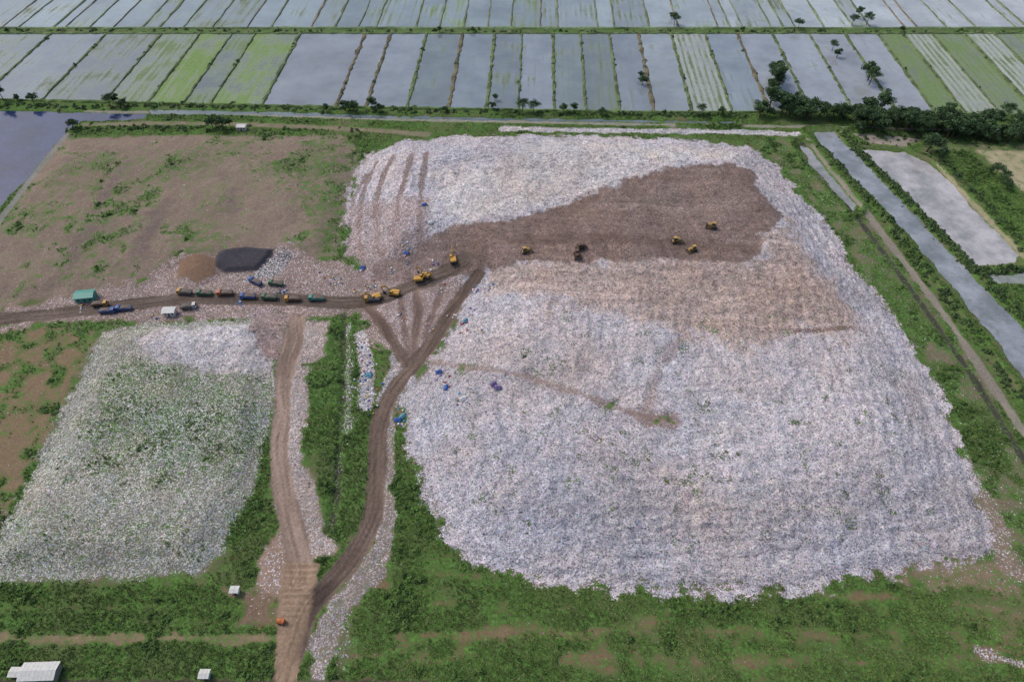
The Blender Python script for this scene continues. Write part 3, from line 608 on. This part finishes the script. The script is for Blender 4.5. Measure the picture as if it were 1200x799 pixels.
def bulldozer(pal=YEL):
    b=MB()
    for y in(-1.3,.75):
        b.prism([(-1.9,.15),(-1.5,0),(1.5,0),(1.9,.2),(1.95,.6),(1.5,.95),(-1.4,1.15),(-1.9,.8)],y,y+.55,rub)
        for x in(-1.2,-.6,0,.6,1.2): b.wheel(x,.32,.22,y-.04,y+.59,stl)
    b.box(-1.7,1.9,-.72,.72,.5,1.5,pal,.1); b.prism([(.2,1.5),(1.9,1.5),(1.9,2.0),(.2,2.2)],-.6,.6,pal)
    b.prism([(-1.4,1.5),(.2,1.5),(.1,2.9),(-1.3,2.9)],-.7,.7,stl); b.box(-1.5,.3,-.8,.8,2.9,3.02,pal)
    b.prism([(.16,1.9),(.24,1.9),(.16,2.8),(.08,2.8)],-.6,.6,gl)
    for y in(-.74,.68): b.prism([(-1.2,2.0),(.0,2.0),(-.05,2.8),(-1.15,2.8)],y,y+.06,gl)
    b.wheel(1.2,2.3,.1,-.25,-.05,stl)
    for y in(-1.45,1.3): b.box(.2,2.6,y,y+.15,.4,.65,pal)
    b.prism([(2.6,.05),(2.85,.05),(2.72,.4),(2.7,.9),(2.95,1.35),(2.8,1.38),(2.5,.9),(2.5,.4)],-1.75,1.75,stl)
    b.prism([(-1.9,.9),(-2.5,.6),(-2.6,0),(-2.4,0),(-2.3,.5),(-1.9,.6)],-.2,.2,stl)
    return b.mesh('bulldozer')
DUSTY=paint('dusty_machine',(184,150,90),.7,.2,.45)
EX=excavator();BD=bulldozer(DUSTY);BDd=bulldozer(RST);EXo=excavator(DUSTY)
TK={k:dump_truck(*v) for k,v in dict(y=(YEL,GRY),b=(BLU,BLU),g=(GRN,GRN),o=(ORG,RST),w=(WHT,GRY),n=(YEL,RST),t=(TEA,TEA)).items()}
def place(name,me,u,v,deg,sc=1.0):
    x,y=S(u,v); return add(name,me,(x,y,zat(x,y)+.02),math.radians(deg),sc)
for u,v,a,k in [(118,358,5,'n'),(127,366,4,'b'),(146,363,185,'b'),(217,344,175,'y'),(222,361,10,'w'),(240,345,178,'g'),(264,345,182,'o'),(291,349,180,'b'),(316,350,178,'g'),(343,352,182,'n'),(371,351,180,'t'),(300,332,150,'b'),(436,352,184,'y'),(324,334,170,'g')]:
    place('dump_truck',TK[k],u,v,a,.95)
for u,v,a in [(462,345,170),(492,329,10),(531,306,100),(440,350,200)]: place('excavator',EX,u,v,a,1.0)
place('excavator',EXo,499,324,150,.9)
for u,v,a,k in [(616,296,20,0),(676,300,-80,1),(792,284,10,0),(834,267,160,0),(811,294,200,0),(680,292,30,1)]: place('bulldozer',BDd if k else BD,u,v,a,1.05)
# buildings
ROOF=paint('roof_sheet',(205,207,205),.5,.3,.2);WALL=paint('plaster_wall',(150,148,142),.9,.1,.4)
def building(name,L,W,H,roofm,wallm,u,v,deg):
    x,y=S(u,v); e=bpy.data.objects.new(name,None); bpy.context.scene.collection.objects.link(e); e.location=(x,y,zat(x,y)-.1); e.rotation_euler=(0,0,math.radians(deg))
    def part(n,fn):
        b=MB(); fn(b); o=add(n,b.mesh(n)); o.parent=e
    part('walls',lambda b:b.prism([(-L/2,0),(L/2,0),(L/2,H),(-L/2,H)],-W/2,W/2,wallm))
    def rf(b):
        hx=L/2+.4; wy=W/2+.5; b.v+=[(-hx,-wy,H-.05),(hx,-wy,H-.05),(hx,0,H+W*.16),(-hx,0,H+W*.16),(-hx,wy,H-.05),(hx,wy,H-.05),(-hx,-wy,H+.08),(hx,-wy,H+.08),(hx,0,H+W*.16+.13),(-hx,0,H+W*.16+.13),(-hx,wy,H+.08),(hx,wy,H+.08)]
        b.f+=[(0,1,2,3),(3,2,5,4),(6,7,8,9),(9,8,11,10),(0,1,7,6),(4,5,11,10),(0,3,9,6),(3,4,10,9),(1,2,8,7),(2,5,11,8)]; b.m+=[b.mi(roofm)]*10
        n=int(L/1.2)
        for i in range(n):
            xx=-L/2+ (i+.5)*L/n
            for sgn in(-1,1):
                k=len(b.v); b.v+=[(xx-.05,sgn*wy,H+.13),(xx+.05,sgn*wy,H+.13),(xx+.05,0,H+W*.16+.19),(xx-.05,0,H+W*.16+.19)]; b.f.append((k,k+1,k+2,k+3)); b.m.append(b.mi(roofm))
    part('roof',rf)
    part('door',lambda b:b.box(-.45,.45,-W/2-.06,-W/2-.003,0,2.0,stl))
    if L>4: part('windows',lambda b:[b.box(q,q+.9,-W/2-.05,-W/2-.003,1.1,2.0,gl) for q in (-L*.38,L*.25)])
building('site_shed',10,4.4,2.8,ROOF,WALL,51,790,2)
building('utility_hut',2.4,1.8,2.2,ROOF,WHT,242,792,0); building('utility_hut',2.2,1.5,2.4,ROOF,WHT,277,694,0); building('utility_hut',2.6,2.0,2.2,ROOF,WALL,22,790,0)
building('sheet_metal_hut',8,5,3,TEA,TEA,102,350,8); building('weighbridge_hut',5,3.2,2.6,ROOF,WHT,200,368,3); building('guard_hut',5,3.4,2.6,ROOF,WHT,284,152,0)
# orange water tank
b=MB(); b.prism([(1.0*math.cos(a*math.pi/8),1.3+1.0*math.sin(a*math.pi/8)) for a in range(16)],-1.4,1.4,ORG); b.prism([(.6*math.cos(a*math.pi/8),1.3+.6*math.sin(a*math.pi/8)) for a in range(16)],-1.6,1.6,ORG); b.box(-.9,.9,-1.1,-.8,0,.6,stl); b.box(-.9,.9,.8,1.1,0,.6,stl); b.box(-.25,.25,-.3,.3,2.2,2.55,ORG)
place('water_tank',b.mesh('water_tank'),330,729,80,.85)
# waste bag piles and tarp shelters
pal=[lin(c) for c in [(56,98,165),(78,145,180),(210,210,216),(200,200,197),(170,84,95),(150,140,130),(115,95,150),(185,168,105),(215,215,220)]]
def uv_bag(r):
    v=[];f=[];n=8;m=5
    for i in range(m+1):
        t=i/m; z=t*r*1.3; rr=r*math.sin(math.pi*(.12+.8*t))**.7*(1 if i<m else .15)
        for j in range(n): a=j/n*6.283; q=rr*random.uniform(.8,1.15); v.append((q*math.cos(a),q*math.sin(a),z))
    for i in range(m):
        for j in range(n): f.append((i*n+j,i*n+(j+1)%n,(i+1)*n+(j+1)%n,(i+1)*n+j))
    return v,f
def pile(u,v,n=14,spread=1.8,bl=.3):
    x0,y0=S(u,v);V=[];Fc=[];C=[]
    for _ in range(n):
        x=random.gauss(0,spread);y=random.gauss(0,spread);r=random.uniform(.28,.58);bv_,bf_=uv_bag(r);k=len(V);z=zat(x0+x,y0+y)
        c=pal[0] if random.random()<bl else random.choice(pal)
        V+=[(a+x0+x,b_+y0+y,c_+z-.08) for a,b_,c_ in bv_];Fc+=[tuple(q+k for q in f_) for f_ in bf_];C+=[c*random.uniform(.75,1.1)]*len(bv_)
    add('waste_bag_pile',np_mesh('waste_bag_pile',np.array(V),np.array(Fc),matA,col=np.array(C)))
for u,v in [(426,402),(430,412),(427,425),(432,436),(425,447),(434,458),(428,468),(432,480),(467,478),(470,495),(545,378),(550,366),(520,452),(516,440),(545,464),(478,298),(482,270),(498,240),(476,285),(510,312),(425,318),(440,332),(460,318),(545,390),(520,340),(560,385),(555,340),(575,335),(530,370),(330,342),(280,355),(95,360),(180,372),(505,385),(470,372),(420,340),(395,330),(380,322)]: pile(u,v,random.randint(4,12),random.uniform(1,2.4),random.choice([.0,.05,.2]))
TB_=paint('tarp_blue',(48,94,168),.5,.3,.2);TW_=paint('tarp_white',(210,212,216),.5,.3,.15);TP_=paint('tarp_purple',(104,88,140),.5,.3,.15);TC_=paint('tarp_cyan',(80,146,166),.5,.3,.2)
def tarp(u,v,m,deg,s=1):
    b=MB(); k=0; n=7
    for i in range(n+1):
        for j in range(n+1):
            x=-1.8+3.6*i/n;y=-1.4+2.8*j/n; z=1.7-abs(y)*.85-.12*math.sin(i*1.7)-.25*(abs(i-n/2)>3)+random.uniform(-.05,.05); b.v.append((x+random.uniform(-.08,.08),y,z))
    for i in range(n):
        for j in range(n): a=i*(n+1)+j; b.f.append((a,a+n+1,a+n+2,a+1)); b.m.append(b.mi(m))
    for x in(-1.6,1.6):
        for y in(-1.2,0,1.2): b.box(x-.04,x+.04,y-.04,y+.04,0,1.55-abs(y)*.8,stl)
    place('tarp_shelter',b.mesh('tarp_shelter'),u,v,deg,s)
for u,v,m,a in [(514,436,TB_,20),(523,455,TB_,80),(466,492,TB_,10),(578,451,TP_,40),(583,455,TP_,0),(545,376,TC_,60),(476,297,TB_,0),(497,241,TB_,30),(505,262,TW_,50),(472,488,TC_,50),(432,440,TC_,0),(543,468,TW_,30),(425,314,TB_,20)]: tarp(u,v,m,a,.75)
# ---------------------------------------------------------------- light, sky, camera
sc=bpy.context.scene
W=bpy.data.worlds.new("World"); sc.world=W; W.use_nodes=True; nt=W.node_tree; bg=nt.nodes['Background']
sky=nt.nodes.new('ShaderNodeTexSky'); sky.sky_type='NISHITA'; sky.sun_disc=False; sky.sun_elevation=math.radians(52); sky.sun_rotation=math.radians(-60); sky.dust_density=4; sky.air_density=1.0; sky.ozone_density=.8
nt.links.new(sky.outputs[0],bg.inputs[0]); bg.inputs[1].default_value=.15
sl=bpy.data.lights.new('sun','SUN'); sl.energy=1.5; sl.angle=math.radians(14); sl.color=(1,.95,.88); so=bpy.data.objects.new('sun',sl); sc.collection.objects.link(so)
az=math.radians(-60); el=math.radians(52); d=Vector((math.sin(az)*math.cos(el),math.cos(az)*math.cos(el),math.sin(el))); so.rotation_euler=d.to_track_quat('Z','Y').to_euler()
cd=bpy.data.cameras.new('camera'); cd.lens=36*F/1200; cd.sensor_width=36; cd.clip_end=20000; cd.clip_start=1
co=bpy.data.objects.new('camera',cd); sc.collection.objects.link(co); co.location=(0,0,HC); co.rotation_euler=(math.radians(43),0,0); sc.camera=co
sc.view_settings.view_transform='Standard'; sc.view_settings.look='None'; sc.view_settings.exposure=0
